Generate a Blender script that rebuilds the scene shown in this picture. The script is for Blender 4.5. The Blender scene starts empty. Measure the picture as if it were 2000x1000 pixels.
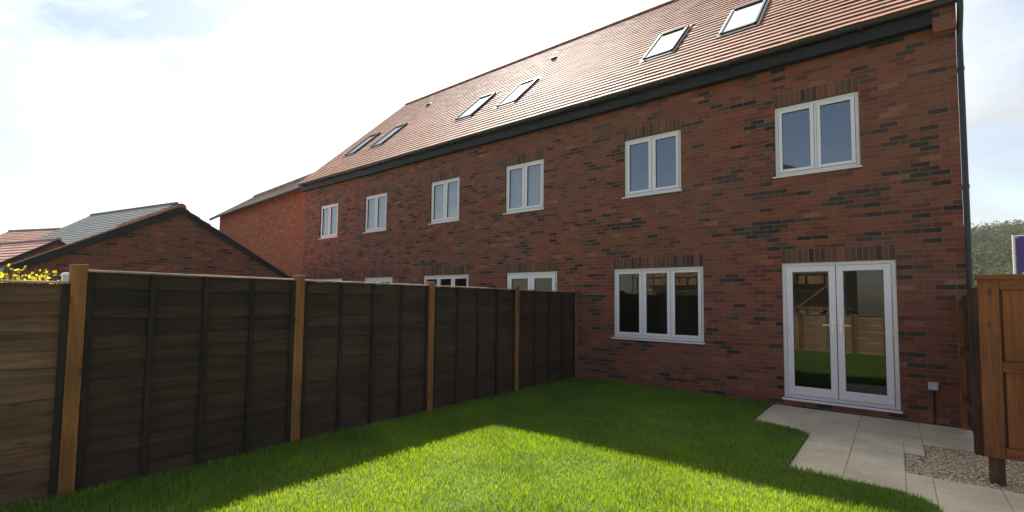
import bpy, math, random
import numpy as np
from mathutils import Vector, Matrix
random.seed(7); rng = np.random.default_rng(7)
R = math.radians
scene = bpy.context.scene
COL = scene.collection

# ------------------------------------------------------------------ camera
cam_d = bpy.data.cameras.new('camera'); cam = bpy.data.objects.new('camera', cam_d); COL.objects.link(cam)
F_PX, CX, CY = 929.943, 1000.08, 533.482
YAW, PITCH, ROLL = R(-38.779), R(3.234), R(.665)
fw = Vector((math.sin(YAW)*math.cos(PITCH), math.cos(YAW)*math.cos(PITCH), math.sin(PITCH)))
rt = Vector((math.cos(YAW), -math.sin(YAW), 0)); up = rt.cross(fw)
r2 = rt*math.cos(ROLL) + up*math.sin(ROLL); u2 = -rt*math.sin(ROLL) + up*math.cos(ROLL)
m = Matrix((r2, u2, -fw)).transposed().to_4x4(); m.translation = (.548, -8.607, 1.555)
cam.matrix_world = m
cam_d.sensor_width = 36; cam_d.sensor_fit = 'HORIZONTAL'
cam_d.lens = F_PX/2000*36
cam_d.shift_x = -(CX-1000)/2000; cam_d.shift_y = (CY-500)/2000
cam_d.clip_start = .05; cam_d.clip_end = 3000
scene.camera = cam

# ------------------------------------------------------------------ light
SUN = Vector((-.67, .66, 1.0)).normalized()
EL = math.asin(SUN.z); AZ = math.atan2(SUN.x, SUN.y)
sd = bpy.data.lights.new('sun', 'SUN'); sd.energy = 5.0; sd.angle = R(.6); sd.color = (1, .95, .86)
so = bpy.data.objects.new('sun', sd); COL.objects.link(so)
so.rotation_euler = SUN.to_track_quat('Z', 'Y').to_euler()

class NG:
    """small helper to wire shader nodes"""
    def __init__(s, tree):
        s.t = tree; s.n = tree.nodes; s.l = tree.links
    def node(s, typ, **kw):
        n = s.n.new(typ)
        for k, v in kw.items(): setattr(n, k, v)
        return n
    def set(s, sock, v):
        if hasattr(v, 'is_output') or isinstance(v, bpy.types.NodeSocket): s.l.new(v, sock)
        elif v is not None: sock.default_value = v
    def math(s, op, a, b=None, c=None, clamp=False):
        n = s.node('ShaderNodeMath', operation=op); n.use_clamp = clamp
        s.set(n.inputs[0], a); s.set(n.inputs[1], b); s.set(n.inputs[2], c)
        return n.outputs[0]
    def comb(s, x, y, z=0.0):
        n = s.node('ShaderNodeCombineXYZ')
        for i, v in enumerate((x, y, z)): s.set(n.inputs[i], v)
        return n.outputs[0]
    def sep(s, v):
        n = s.node('ShaderNodeSeparateXYZ'); s.set(n.inputs[0], v); return n.outputs
    def map(s, v, scale=(1, 1, 1), loc=(0, 0, 0)):
        n = s.node('ShaderNodeMapping'); s.set(n.inputs[0], v)
        n.inputs['Scale'].default_value = scale; n.inputs['Location'].default_value = loc
        return n.outputs[0]
    def noise(s, v, scale=5., detail=3., rough=.5, out=0, dist=0.):
        n = s.node('ShaderNodeTexNoise'); s.set(n.inputs['Vector'], v)
        n.inputs['Scale'].default_value = scale; n.inputs['Detail'].default_value = detail
        n.inputs['Roughness'].default_value = rough; n.inputs['Distortion'].default_value = dist
        return n.outputs[out]
    def white(s, v):
        n = s.node('ShaderNodeTexWhiteNoise', noise_dimensions='3D'); s.set(n.inputs['Vector'], v)
        return n.outputs['Value'], n.outputs['Color']
    def ramp(s, f, stops, interp='LINEAR'):
        n = s.node('ShaderNodeValToRGB'); s.set(n.inputs[0], f); r = n.color_ramp; r.interpolation = interp
        while len(r.elements) < len(stops): r.elements.new(.5)
        for e, (p, c) in zip(r.elements, stops):
            e.position = p; e.color = (*c, 1) if len(c) == 3 else c
        return n.outputs[0]
    def mix(s, f, a, b, mode='MIX'):
        n = s.node('ShaderNodeMix', data_type='RGBA', blend_type=mode); n.clamp_factor = True
        s.set(n.inputs[0], f)
        for sk, v in ((n.inputs[6], a), (n.inputs[7], b)):
            if isinstance(v, tuple) and len(v) == 3: v = (*v, 1)
            s.set(sk, v)
        return n.outputs[2]
    def mrange(s, v, a, b, c, d):
        n = s.node('ShaderNodeMapRange'); s.set(n.inputs[0], v)
        for i, k in enumerate((a, b, c, d)): n.inputs[i+1].default_value = k
        return n.outputs[0]

w = bpy.data.worlds.new('World'); scene.world = w; w.use_nodes = True
g = NG(w.node_tree); g.n.clear()
sky = g.node('ShaderNodeTexSky', sky_type='NISHITA'); sky.sun_disc = False
sky.sun_elevation = EL; sky.sun_rotation = AZ; sky.air_density = 1.0; sky.dust_density = 1.0; sky.ozone_density = 1.0
tc = g.node('ShaderNodeTexCoord').outputs['Generated']
sx, sy, sz = g.sep(tc)[:3]
# clouds: noise on a flat layer seen in perspective
zz = g.math('ADD', g.math('MAXIMUM', sz, 0.0), .22)
cp = g.comb(g.math('DIVIDE', sx, zz), g.math('DIVIDE', sy, zz), 0.0)
cn = g.noise(g.map(cp, (1, 1, 1), (3.1, 1.7, 0)), 1.15, 7, .56, dist=.25)
sdv = g.node('ShaderNodeVectorMath', operation='DOT_PRODUCT'); g.l.new(tc, sdv.inputs[0]); sdv.inputs[1].default_value = tuple(SUN)
toward = g.math('POWER', g.math('MAXIMUM', sdv.outputs['Value'], 0.0), 5.0)      # clouds in front of the sun glow
cover = g.math('ADD', g.math('MULTIPLY_ADD', g.math('MINIMUM', sy, 0.0), .22, cn), g.math('MULTIPLY', g.math('MAXIMUM', sy, 0.0), .05))               # more cloud on the sun's side, clearer behind the camera
cmask = g.mrange(cover, .44, .64, 0, 1)
cshade = g.mrange(g.noise(g.map(cp, (1, 1, 1), (7.4, 2.2, 0)), 1.9, 6, .6), .3, .75, .74, 1.06)
cshade = g.math('MULTIPLY', cshade, g.math('ADD', g.math('MULTIPLY_ADD', toward, 3.6, .46), g.math('MULTIPLY', g.math('MAXIMUM', g.math('MULTIPLY', sy, -1.0), 0.0), .95)))
cc = g.mix(1.0, g.mix(g.math('MULTIPLY', toward, 2.0, clamp=True), (6.8, 7.05, 7.15), (7.4, 7.2, 6.9)), g.comb(cshade, cshade, cshade), 'MULTIPLY')
skyw = g.mix(1.0, sky.outputs[0], (1.10, 1.03, .93), 'MULTIPLY')
skyc = g.mix(g.math('MULTIPLY', cmask, .9), skyw, cc)
bg = g.node('ShaderNodeBackground'); g.l.new(skyc, bg.inputs[0]); bg.inputs[1].default_value = .06
wo = g.node('ShaderNodeOutputWorld'); g.l.new(bg.outputs[0], wo.inputs[0])

vs = scene.view_settings
vs.view_transform = 'Standard'; vs.look = 'None'; vs.gamma = 1; vs.use_curve_mapping = False
vs.exposure = 1.6
scene.render.engine = 'CYCLES'
scene.cycles.max_bounces = 8; scene.cycles.transparent_max_bounces = 16

# ------------------------------------------------------------------ materials
def mat(name):
    m = bpy.data.materials.new(name); m.use_nodes = True
    g = NG(m.node_tree); p = g.n['Principled BSDF']
    return m, g, p
def objc(g): return g.node('ShaderNodeTexCoord').outputs['Object']
def bump(g, p, h, dist=.01, strength=1.):
    b = g.node('ShaderNodeBump'); b.inputs['Strength'].default_value = strength
    b.inputs['Distance'].default_value = dist; g.set(b.inputs['Height'], h); g.l.new(b.outputs[0], p.inputs['Normal'])
def island(g): return g.node('ShaderNodeNewGeometry').outputs['Random Per Island']

def brick_mat(name, dark=.5, tint=(1, 1, 1), mortar=(.235, .165, .125), off=0):
    m, g, p = mat(name)
    x, y, z = g.sep(objc(g))[:3]
    u = g.math('ADD', x, g.math('ADD', y, 40.0+off)); v = g.math('ADD', z, 3.0)
    # bricks are never laid quite dead straight
    wob = g.noise(g.comb(u, v), 3.0, 2); v = g.math('MULTIPLY_ADD', g.math('SUBTRACT', wob, .5), .008, v)
    vr = g.math('DIVIDE', v, .071); row = g.math('FLOOR', vr)
    rj = g.white(g.comb(row, 3.3))[0]
    uo = g.math('ADD', g.math('DIVIDE', u, .214), g.math('MULTIPLY_ADD', rj, .06, g.math('MULTIPLY', g.math('MODULO', row, 2.0), .5)))
    col = g.math('FLOOR', uo); idv = g.comb(col, row)
    r1, rc = g.white(idv)
    ra, rb, rcz = g.sep(rc)[:3]
    clus = g.noise(g.map(idv, (.26, .42, 1)), 1.0, 2.0, .6)
    dk = g.mrange(g.math('ADD', r1, g.math('MULTIPLY', g.math('SUBTRACT', clus, .5), 2.6)), 1.00-.28*dark, 1.04-.28*dark, 0, 1)
    red = g.ramp(ra, [(0, (.13, .032, .020)), (.25, (.24, .055, .032)), (.5, (.30, .075, .040)), (.7, (.19, .055, .036)), (.88, (.26, .09, .05)), (1, (.38, .145, .09))])
    drk = g.ramp(rb, [(0, (.012, .011, .013)), (.55, (.026, .023, .023)), (.8, (.055, .04, .032)), (1, (.095, .062, .045))])
    c = g.mix(dk, red, drk)
    # large soft variation of the batches, small mottling on each face
    bat = g.noise(g.comb(u, v), .55, 2)
    c = g.mix(g.mrange(bat, .35, .7, 0, .42), c, (.18, .095, .065))
    mot = g.mrange(g.noise(g.comb(u, v, y), 38, 4, .65), .25, .75, .68, 1.3)
    c = g.mix(1.0, c, g.comb(mot, mot, mot), 'MULTIPLY')
    c = g.mix(1.0, c, tuple(a*b for a, b in zip(tint, (.90, .93, .90))), 'MULTIPLY')
    fu = g.math('FRACT', uo); fv = g.math('FRACT', vr)
    du = g.math('MULTIPLY', g.math('MINIMUM', fu, g.math('SUBTRACT', 1.0, fu)), .214)
    dv = g.math('MULTIPLY', g.math('MINIMUM', fv, g.math('SUBTRACT', 1.0, fv)), .071)
    d = g.math('MINIMUM', du, dv)
    d = g.math('MULTIPLY_ADD', g.math('SUBTRACT', g.noise(g.comb(u, v), 60, 2), .5), .003, d)
    mk = g.mrange(d, .0038, .0062, 1, 0)
    mm = g.mix(g.noise(g.comb(u, v), 7, 3), mortar, tuple(a*.62 for a in mortar))
    c = g.mix(mk, c, mm)
    g.l.new(c, p.inputs['Base Color']); p.inputs['Roughness'].default_value = .9
    h = g.math('ADD', g.math('MULTIPLY', g.math('SUBTRACT', 1.0, mk), 1.0), g.math('MULTIPLY', mot, .35))
    bump(g, p, h, .006, .8)
    return m

def island_mat(name, stops, rough=.8, mott=30, lo=.75, hi=1.2, bd=.003, spec=None, big=None, stretch=(1, 1, 1)):
    m, g, p = mat(name)
    o = objc(g)
    c = g.ramp(island(g), stops)
    k = g.mrange(g.noise(g.map(o, stretch), mott, 4, .62), .25, .75, lo, hi)
    c = g.mix(1.0, c, g.comb(k, k, k), 'MULTIPLY')
    if big:
        k2 = g.mrange(g.noise(o, big[0], 4, .6), .3, .7, big[1], big[2])
        c = g.mix(1.0, c, g.comb(k2, k2, k2), 'MULTIPLY')
    g.l.new(c, p.inputs['Base Color']); p.inputs['Roughness'].default_value = rough
    if spec is not None: p.inputs['Specular IOR Level'].default_value = spec
    bump(g, p, k, bd, .7)
    return m

def wood_mat(name, stops, axis, rough=.8, knots=.5, bd=.002):
    """axis: grain direction 0,1,2"""
    m, g, p = mat(name)
    o = objc(g); isl = island(g)
    oo = g.node('ShaderNodeVectorMath', operation='ADD'); g.l.new(o, oo.inputs[0])
    g.l.new(g.comb(g.math('MULTIPLY', isl, 37.), g.math('MULTIPLY', isl, 91.), g.math('MULTIPLY', isl, 53.)), oo.inputs[1])
    sc = [26, 26, 26]; sc[axis] = 1.6
    n1 = g.noise(g.map(oo.outputs[0], tuple(sc)), 1.0, 5, .6, dist=.6)
    c = g.ramp(isl, stops)
    sc2 = [95, 95, 95]; sc2[axis] = 5.0
    n2 = g.noise(g.map(oo.outputs[0], tuple(sc2)), 1.0, 4, .7)
    n1 = g.math('MULTIPLY_ADD', g.math('SUBTRACT', n2, .5), .7, n1)
    k = g.mrange(n1, .2, .8, .5, 1.45); c = g.mix(1.0, c, g.comb(k, k, k), 'MULTIPLY')
    b = g.noise(oo.outputs[0], 1.7, 3); k2 = g.mrange(b, .3, .7, .75, 1.25)
    c = g.mix(1.0, c, g.comb(k2, k2, k2), 'MULTIPLY')
    vo = g.node('ShaderNodeTexVoronoi'); s2 = [6.5, 6.5, 6.5]; s2[axis] = 2.6
    g.l.new(g.map(oo.outputs[0], tuple(s2)), vo.inputs['Vector']); vo.inputs['Scale'].default_value = 1
    kn = g.mrange(vo.outputs['Distance'], .07, .13, knots, 0)
    c = g.mix(kn, c, (.02, .012, .008))
    g.l.new(c, p.inputs['Base Color']); p.inputs['Roughness'].default_value = rough
    p.inputs['Specular IOR Level'].default_value = .25
    bump(g, p, n1, bd, .8)
    return m

def plain_mat(name, c, rough=.5, metal=0, spec=.5, var=.12, sc=6, bd=0):
    m, g, p = mat(name)
    n = g.noise(objc(g), sc, 4, .6); k = g.mrange(n, .3, .7, 1-var, 1+var)
    g.l.new(g.mix(1.0, c, g.comb(k, k, k), 'MULTIPLY'), p.inputs['Base Color'])
    p.inputs['Roughness'].default_value = rough; p.inputs['Metallic'].default_value = metal
    p.inputs['Specular IOR Level'].default_value = spec
    if bd: bump(g, p, n, bd, .6)
    return m

M = {}
M['brick'] = brick_mat('mixed_red_brick', .55)
M['brick_plain'] = brick_mat('plain_orange_brick', -1.5, (1.7, 1.35, 1.0), (.30, .14, .08), 5)
M['brick_garage'] = brick_mat('garage_brick', .35, (1.0, .92, .88), off=11)
M['brick_buff'] = brick_mat('buff_brick', -1.5, (1.9, 3.6, 3.2), (.4, .33, .24), 9)
M['soldier'] = island_mat('soldier_brick', [(0, (.025, .02, .022)), (.25, (.07, .04, .03)), (.5, (.19, .062, .036)), (.75, (.12, .06, .038)), (1, (.27, .08, .045))], .9, 40)
M['mortar'] = plain_mat('mortar', (.21, .17, .14), .95, sc=12)
M['tile'] = island_mat('clay_roof_tile', [(0, (.27, .12, .070)), (.4, (.35, .158, .096)), (.75, (.31, .145, .09)), (1, (.40, .19, .12))], .78, 9, .88, 1.1, .0015, .25, (.35, .88, 1.08))
M['slate'] = island_mat('grey_roof_tile', [(0, (.085, .095, .095)), (1, (.125, .135, .13))], .6, 9, .8, 1.15, .002)
M['tile_far'] = island_mat('far_clay_tile', [(0, (.25, .12, .085)), (1, (.36, .18, .13))], .6, 9, .85, 1.12, .002)
M['tile_brown'] = island_mat('weathered_clay_tile', [(0, (.24, .17, .14)), (1, (.33, .25, .21))], .55, 9, .85, 1.12, .002)
M['upvc'] = plain_mat('white_upvc', (.82, .78, .83), .28, spec=.5, var=.03, sc=2)
M['rubber'] = plain_mat('black_gasket', (.02, .02, .02), .5)
M['black'] = plain_mat('black_plastic', (.016, .018, .019), .35, var=.15, sc=8)
M['darkmetal'] = plain_mat('dark_grey_metal', (.05, .055, .06), .4, .3)
M['fascia'] = plain_mat('black_fascia', (.005, .0055, .006), .6, var=.2, sc=3)
M['steel'] = plain_mat('brushed_steel', (.75, .75, .76), .35, .7)
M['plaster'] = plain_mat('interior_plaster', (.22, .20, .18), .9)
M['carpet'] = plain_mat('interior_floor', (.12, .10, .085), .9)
M['blind'] = plain_mat('pale_blind_fabric', (.86, .88, .88), .9, var=.05)
M['greybox'] = plain_mat('pale_grey_plastic', (.55, .55, .56), .4, var=.04)
M['scaff'] = plain_mat('scaffold_steel', (.10, .095, .09), .5, .4)
M['concrete_block'] = plain_mat('pale_render', (.42, .35, .27), .9, sc=3)
M['dark_panel'] = wood_mat('dark_stained_larch', [(0, (.030, .019, .013)), (.5, (.062, .038, .024)), (1, (.046, .026, .016))], 1, .8, .5)
M['brown_panel'] = wood_mat('brown_stained_larch', [(0, (.10, .056, .032)), (.35, (.155, .084, .046)), (.7, (.12, .070, .042)), (1, (.15, .070, .038))], 1, .8, .4)
M['batten'] = wood_mat('dark_batten', [(0, (.024, .017, .014)), (1, (.036, .025, .019))], 2, .8, .3)
M['cap'] = wood_mat('pale_capping', [(0, (.30, .22, .15)), (1, (.38, .29, .21))], 1, .7, .2)
M['post'] = wood_mat('treated_pine_post', [(0, (.24, .098, .032)), (1, (.31, .135, .046))], 2, .75, .7)
M['gate'] = wood_mat('orange_brown_timber', [(0, (.125, .044, .018)), (.5, (.20, .078, .028)), (1, (.15, .050, .020))], 2, .75, .55)
M['gate_rail'] = wood_mat('orange_brown_rail', [(0, (.14, .050, .019)), (1, (.21, .080, .029))], 0, .75, .4)
M['dark_post'] = wood_mat('brown_post', [(0, (.085, .045, .028)), (1, (.11, .06, .035))], 2, .8, .4)
M['larch'] = wood_mat('new_larch', [(0, (.36, .23, .12)), (.5, (.42, .28, .15)), (1, (.33, .20, .11))], 0, .8, .4)

# glass: clear panes that mirror the sky and show the dark room behind
def glass_mat(name, ior, tint):
    m = bpy.data.materials.new(name); m.use_nodes = True; g = NG(m.node_tree); g.n.remove(g.n['Principled BSDF'])
    tr = g.node('ShaderNodeBsdfTransparent'); tr.inputs[0].default_value = (*tint, 1)
    gl = g.node('ShaderNodeBsdfGlossy'); gl.inputs['Roughness'].default_value = 0.0
    gl.inputs[0].default_value = (.95, .97, 1, 1)
    fr = g.node('ShaderNodeFresnel'); fr.inputs[0].default_value = ior
    b = g.node('ShaderNodeBump'); b.inputs['Distance'].default_value = .002; b.inputs['Strength'].default_value = .25
    g.set(b.inputs['Height'], g.noise(objc(g), 1.6, 1)); b.inputs['Strength'].default_value = .12; g.l.new(b.outputs[0], gl.inputs['Normal'])
    mx = g.node('ShaderNodeMixShader'); g.l.new(fr.outputs[0], mx.inputs[0]); g.l.new(tr.outputs[0], mx.inputs[1]); g.l.new(gl.outputs[0], mx.inputs[2])
    g.l.new(mx.outputs[0], g.n['Material Output'].inputs[0])
    return m
M['glass'] = glass_mat('window_glass', 2.9, (.92, .94, .94)); M['glass_low'] = glass_mat('ground_floor_glass', 1.68, (.80, .84, .84))
M['skyglass'] = glass_mat('skylight_glass', 7.0, (.3, .32, .33))

# lawn
def leaf_mat(name, stops, trans=.5, attr=None, gloss=.035):
    m = bpy.data.materials.new(name); m.use_nodes = True; g = NG(m.node_tree); g.n.remove(g.n['Principled BSDF'])
    f = g.node('ShaderNodeAttribute', attribute_name=attr).outputs['Fac'] if attr else island(g)
    c = g.ramp(f, stops)
    k = g.mrange(g.noise(objc(g), 1.3, 5, .65), .3, .7, .72, 1.22); c = g.mix(1.0, c, g.comb(k, k, k), 'MULTIPLY')
    if attr: c = g.mix(g.mrange(g.noise(objc(g), 2.3, 3, .6), .52, .75, 0, .22), c, (.29, .31, .06))
    di = g.node('ShaderNodeBsdfDiffuse'); tl = g.node('ShaderNodeBsdfTranslucent'); gs = g.node('ShaderNodeBsdfGlossy')
    gs.inputs['Roughness'].default_value = .45
    g.l.new(c, di.inputs[0]); g.l.new(g.mix(1.0, c, (1.55, 1.16, .38), 'MULTIPLY'), tl.inputs[0])
    mx = g.node('ShaderNodeMixShader'); mx.inputs[0].default_value = trans
    g.l.new(di.outputs[0], mx.inputs[1]); g.l.new(tl.outputs[0], mx.inputs[2])
    m2 = g.node('ShaderNodeMixShader'); m2.inputs[0].default_value = gloss
    g.l.new(mx.outputs[0], m2.inputs[1]); g.l.new(gs.outputs[0], m2.inputs[2])
    g.l.new(m2.outputs[0], g.n['Material Output'].inputs[0])
    return m
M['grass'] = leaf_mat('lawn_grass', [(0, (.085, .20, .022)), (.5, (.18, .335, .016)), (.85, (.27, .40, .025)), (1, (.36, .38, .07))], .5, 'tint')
M['shrub_leaf'] = leaf_mat('yellow_green_leaf', [(0, (.20, .26, .03)), (.6, (.36, .38, .06)), (1, (.50, .50, .16))], .5)
M['wood_leaf'] = leaf_mat('distant_leaf', [(0, (.035, .055, .022)), (.5, (.055, .078, .03)), (1, (.09, .105, .042))], .2, None, .0)
M['bark'] = plain_mat('bark', (.12, .09, .06), .9)
m, g, p = mat('soil_under_grass'); M['soil'] = m
g.l.new(g.ramp(g.noise(objc(g), 14, 5, .7), [(.3, (.030, .060, .012)), (.7, (.055, .10, .018))]), p.inputs['Base Color']); p.inputs['Roughness'].default_value = 1
m, g, p = mat('rough_ground'); M['ground'] = m
n = g.noise(objc(g), .6, 6, .7)
g.l.new(g.ramp(n, [(.3, (.07, .10, .03)), (.55, (.10, .12, .045)), (.7, (.16, .12, .08))]), p.inputs['Base Color']); p.inputs['Roughness'].default_value = 1
m, g, p = mat('hill_grass'); M['hill'] = m
g.l.new(g.ramp(g.noise(objc(g), .05, 6, .7), [(.3, (.06, .09, .03)), (.7, (.11, .14, .05))]), p.inputs['Base Color']); p.inputs['Roughness'].default_value = 1
M['slab'] = island_mat('buff_paving_slab', [(0, (.64, .51, .345)), (.5, (.69, .56, .385)), (1, (.65, .51, .335))], .85, 22, .88, 1.08, .0015, .3, (1.6, .76, 1.12))
M['bedding'] = plain_mat('sand_joint', (.36, .29, .20), .95, sc=20)
M['pebble'] = island_mat('gravel_stone', [(0, (.34, .23, .14)), (.35, (.58, .42, .26)), (.7, (.68, .52, .34)), (1, (.78, .65, .48))], .8, 40)
M['gravelbed'] = plain_mat('gravel_bed', (.30, .22, .145), 1, sc=60, var=.4)

# ------------------------------------------------------------------ mesh helpers
class MB:
    def __init__(s): s.v = []; s.f = []
    def add(s, vs, fs):
        o = len(s.v); s.v += [tuple(v) for v in vs]; s.f += [tuple(i+o for i in f) for f in fs]; return s
    def box(s, x0, x1, y0, y1, z0, z1):
        return s.add([(x0,y0,z0),(x1,y0,z0),(x1,y1,z0),(x0,y1,z0),(x0,y0,z1),(x1,y0,z1),(x1,y1,z1),(x0,y1,z1)],
                     [(0,3,2,1),(4,5,6,7),(0,1,5,4),(1,2,6,5),(2,3,7,6),(3,0,4,7)])
    def hexa(s, p):   # 8 points, bottom 4 then top 4
        return s.add(p, [(0,3,2,1),(4,5,6,7),(0,1,5,4),(1,2,6,5),(2,3,7,6),(3,0,4,7)])
    def tube(s, pts, r, n=10, caps=True):
        pts = [Vector(p) for p in pts]; rs = r if isinstance(r, (list, tuple)) else [r]*len(pts)
        o = len(s.v)
        for i, p in enumerate(pts):
            d = (pts[min(i+1, len(pts)-1)] - pts[max(i-1, 0)]).normalized()
            a = d.orthogonal().normalized() if i == 0 else (a - d*a.dot(d)).normalized()
            b = d.cross(a)
            for k in range(n):
                t = 2*math.pi*k/n; q = p + (a*math.cos(t)+b*math.sin(t))*rs[i]; s.v.append(tuple(q))
        for i in range(len(pts)-1):
            for k in range(n):
                k2 = (k+1) % n; s.f.append((o+i*n+k, o+i*n+k2, o+(i+1)*n+k2, o+(i+1)*n+k))
        if caps:
            s.f.append(tuple(o+k for k in range(n))[::-1]); e = o+(len(pts)-1)*n; s.f.append(tuple(e+k for k in range(n)))
        return s
    def frame(s, x0, x1, z0, z1, wd, y0, y1, bottom=None):
        b = wd if bottom is None else bottom
        s.box(x0, x0+wd, y0, y1, z0, z1); s.box(x1-wd, x1, y0, y1, z0, z1)
        s.box(x0+wd, x1-wd, y0, y1, z1-wd, z1); s.box(x0+wd, x1-wd, y0, y1, z0, z0+b)
        return s
    def build(s, name, material, parent=None, bevel=0, smooth=False):
        me = bpy.data.meshes.new(name); me.from_pydata(s.v, [], s.f); me.update()
        me.materials.append(M[material] if isinstance(material, str) else material)
        if smooth: me.polygons.foreach_set('use_smooth', [True]*len(me.polygons))
        o = bpy.data.objects.new(name, me); COL.objects.link(o)
        if parent: o.parent = parent
        if bevel:
            b = o.modifiers.new('bevel', 'BEVEL'); b.width = bevel; b.segments = 2; b.limit_method = 'ANGLE'
        return o
def tag(o, label=None, cat=None, group=None, kind=None):
    for k, v in (('label', label), ('category', cat), ('group', group), ('kind', kind)):
        if v: o[k] = v
    return o
def thing(name, label, cat, loc=(0, 0, 0), rz=0, group=None):
    o = bpy.data.objects.new(name, None); COL.objects.link(o); o.location = loc; o.rotation_euler = (0, 0, rz)
    o.empty_display_size = .2
    return tag(o, label, cat, group)

def wall_with_holes(mb, x0, x1, z0, z1, y, t, holes):
    xs = sorted({x0, x1, *[h[0] for h in holes], *[h[1] for h in holes]}); zs = sorted({z0, z1, *[h[2] for h in holes], *[h[3] for h in holes]})
    def solid(i, j):
        if i < 0 or j < 0 or i >= len(xs)-1 or j >= len(zs)-1: return None
        cx, cz = (xs[i]+xs[i+1])/2, (zs[j]+zs[j+1])/2
        return not any(h[0] < cx < h[1] and h[2] < cz < h[3] for h in holes)
    for i in range(len(xs)-1):
        for j in range(len(zs)-1):
            if not solid(i, j): continue
            a, b, c, d = xs[i], xs[i+1], zs[j], zs[j+1]
            mb.add([(a,y,c),(b,y,c),(b,y,d),(a,y,d)], [(0,1,2,3)]); mb.add([(a,y+t,c),(b,y+t,c),(b,y+t,d),(a,y+t,d)], [(3,2,1,0)])
            if not solid(i-1, j): mb.add([(a,y,c),(a,y+t,c),(a,y+t,d),(a,y,d)], [(3,2,1,0)])
            if not solid(i+1, j): mb.add([(b,y,c),(b,y+t,c),(b,y+t,d),(b,y,d)], [(0,1,2,3)])
            if not solid(i, j-1): mb.add([(a,y,c),(b,y,c),(b,y+t,c),(a,y+t,c)], [(3,2,1,0)])
            if not solid(i, j+1): mb.add([(a,y,d),(b,y,d),(b,y+t,d),(a,y+t,d)], [(0,1,2,3)])

# ------------------------------------------------------------------ ground
def gz(y):
    """the gardens fall away gently beyond the camera"""
    t = min(max((-9.2-y)/6.0, 0), 1); return -.62*t*t*(3-2*t)
mb = MB()
ys = [470, 120, 40, 12, 0, -9.2, -10.2, -11.2, -12.2, -13.2, -14.2, -15.2, -40, -120, -240]; ys[0] = 470
xs = [-300, -100, -30, -4.64, 1.2, 30, 100, 420]
for i in range(len(xs)-1):
    for j in range(len(ys)-1):
        a, b, c, d = xs[i], xs[i+1], ys[j], ys[j+1]
        mb.add([(a,d,gz(d)-.15),(b,d,gz(d)-.15),(b,c,gz(c)-.15),(a,c,gz(c)-.15)], [(0,1,2,3)])
tag(mb.build('ground', 'ground'), kind='structure')

ZP = -.045   # top of the paving
# lawn outline on the paving side, as x limits for a given y
def lawn_right(y):
    if y > -.10: return -1.0
    if y > -1.45: return -1.0
    if y > -1.74:                      # rounded corner of the turf
        t = (-1.45-y)/.29; return -1.0 + .69*math.sqrt(max(0, min(1, t)))*1.0
    if y > -3.25: return -.31
    if y > -3.36: t = (-3.25-y)/.11; return -.31+.93*t
    if y > -3.62: t = (-3.36-y)/.26; return .62+.17*math.sqrt(t)
    return .79
mb = MB()
yy = [-.02, -.5, -1.0, -1.45, -1.5, -1.56, -1.64, -1.74, -2.2, -2.8, -3.25, -3.3, -3.36, -3.4, -3.48, -3.56, -3.62, -5, -7, -9.2, -10.2, -11.2, -12.2, -13.2, -14.2, -15.4]
for a, b in zip(yy[:-1], yy[1:]):
    ra, rb = lawn_right(a-.0001), lawn_right(b+.0001)
    za, zb = gz(a)-.028, gz(b)-.028
    mb.add([(-4.6, b, zb), (rb, b, zb), (ra, a, za), (-4.6, a, za)], [(0,1,2,3)])
    mb.add([(ra, a, za), (rb, b, zb), (rb, b, zb-.1), (ra, a, za-.1)], [(0,1,2,3)])
tag(mb.build('lawn_soil', 'soil'), kind='structure')

def blades(n, yr, xr, keep, hmin, hmax, wd):
    x = rng.uniform(*xr, n); y = rng.uniform(*yr, n)
    k = np.array([keep(a, b) for a, b in zip(x, y)]); x = x[k]; y = y[k]; n = len(x)
    z = np.array([gz(b) for b in y]) - .03
    h = rng.uniform(hmin, hmax, n)*(1+.25*np.sin(x*3.1+1.3*np.sin(y*2.3))*np.sin(y*2.7+x))
    th = rng.uniform(0, 2*np.pi, n); ln = rng.uniform(.1, .75, n)*h
    dx, dy = np.cos(th), np.sin(th); ph = th+rng.normal(0, .6, n)+np.pi/2
    wx, wy = np.cos(ph)*wd/2, np.sin(ph)*wd/2
    V = np.zeros((n, 5, 3))
    V[:, 0] = np.c_[x-wx, y-wy, z]; V[:, 1] = np.c_[x+wx, y+wy, z]
    mx, my, mz = x+dx*ln*.3, y+dy*ln*.3, z+h*.6
    V[:, 2] = np.c_[mx+wx*.8, my+wy*.8, mz]; V[:, 3] = np.c_[mx-wx*.8, my-wy*.8, mz]
    V[:, 4] = np.c_[x+dx*ln, y+dy*ln, z+h]
    return V, n
parts = []
kp = lambda a, b: a < lawn_right(b)-.005 + random.uniform(-.01, .02)
for (n, yr, hm, hx, wd) in ((210000, (-8.8, -3.2), .028, .062, .0042), (75000, (-3.2, -.03), .028, .058, .0055), (45000, (-15.3, -8.8), .03, .06, .008)):
    parts.append(blades(n, yr, (-4.58, .86), kp, hm, hx, wd)[0])
V = np.concatenate(parts); n = len(V)
me = bpy.data.meshes.new('grass')
me.vertices.add(n*5); me.vertices.foreach_set('co', V.reshape(-1))
base = (np.arange(n)*5)[:, None]
loops = np.concatenate([base+np.array([[0, 1, 2, 3]]), base+np.array([[3, 2, 4]])], axis=1).reshape(-1)
me.loops.add(n*7); me.loops.foreach_set('vertex_index', loops.astype(np.int32))
st = (np.arange(n)*7)[:, None]+np.array([[0, 4]])
me.polygons.add(n*2); me.polygons.foreach_set('loop_start', st.reshape(-1).astype(np.int32))
me.polygons.foreach_set('loop_total', np.tile([4, 3], n).astype(np.int32))
me.update(calc_edges=True)
at = me.attributes.new('tint', 'FLOAT', 'POINT')
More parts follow.
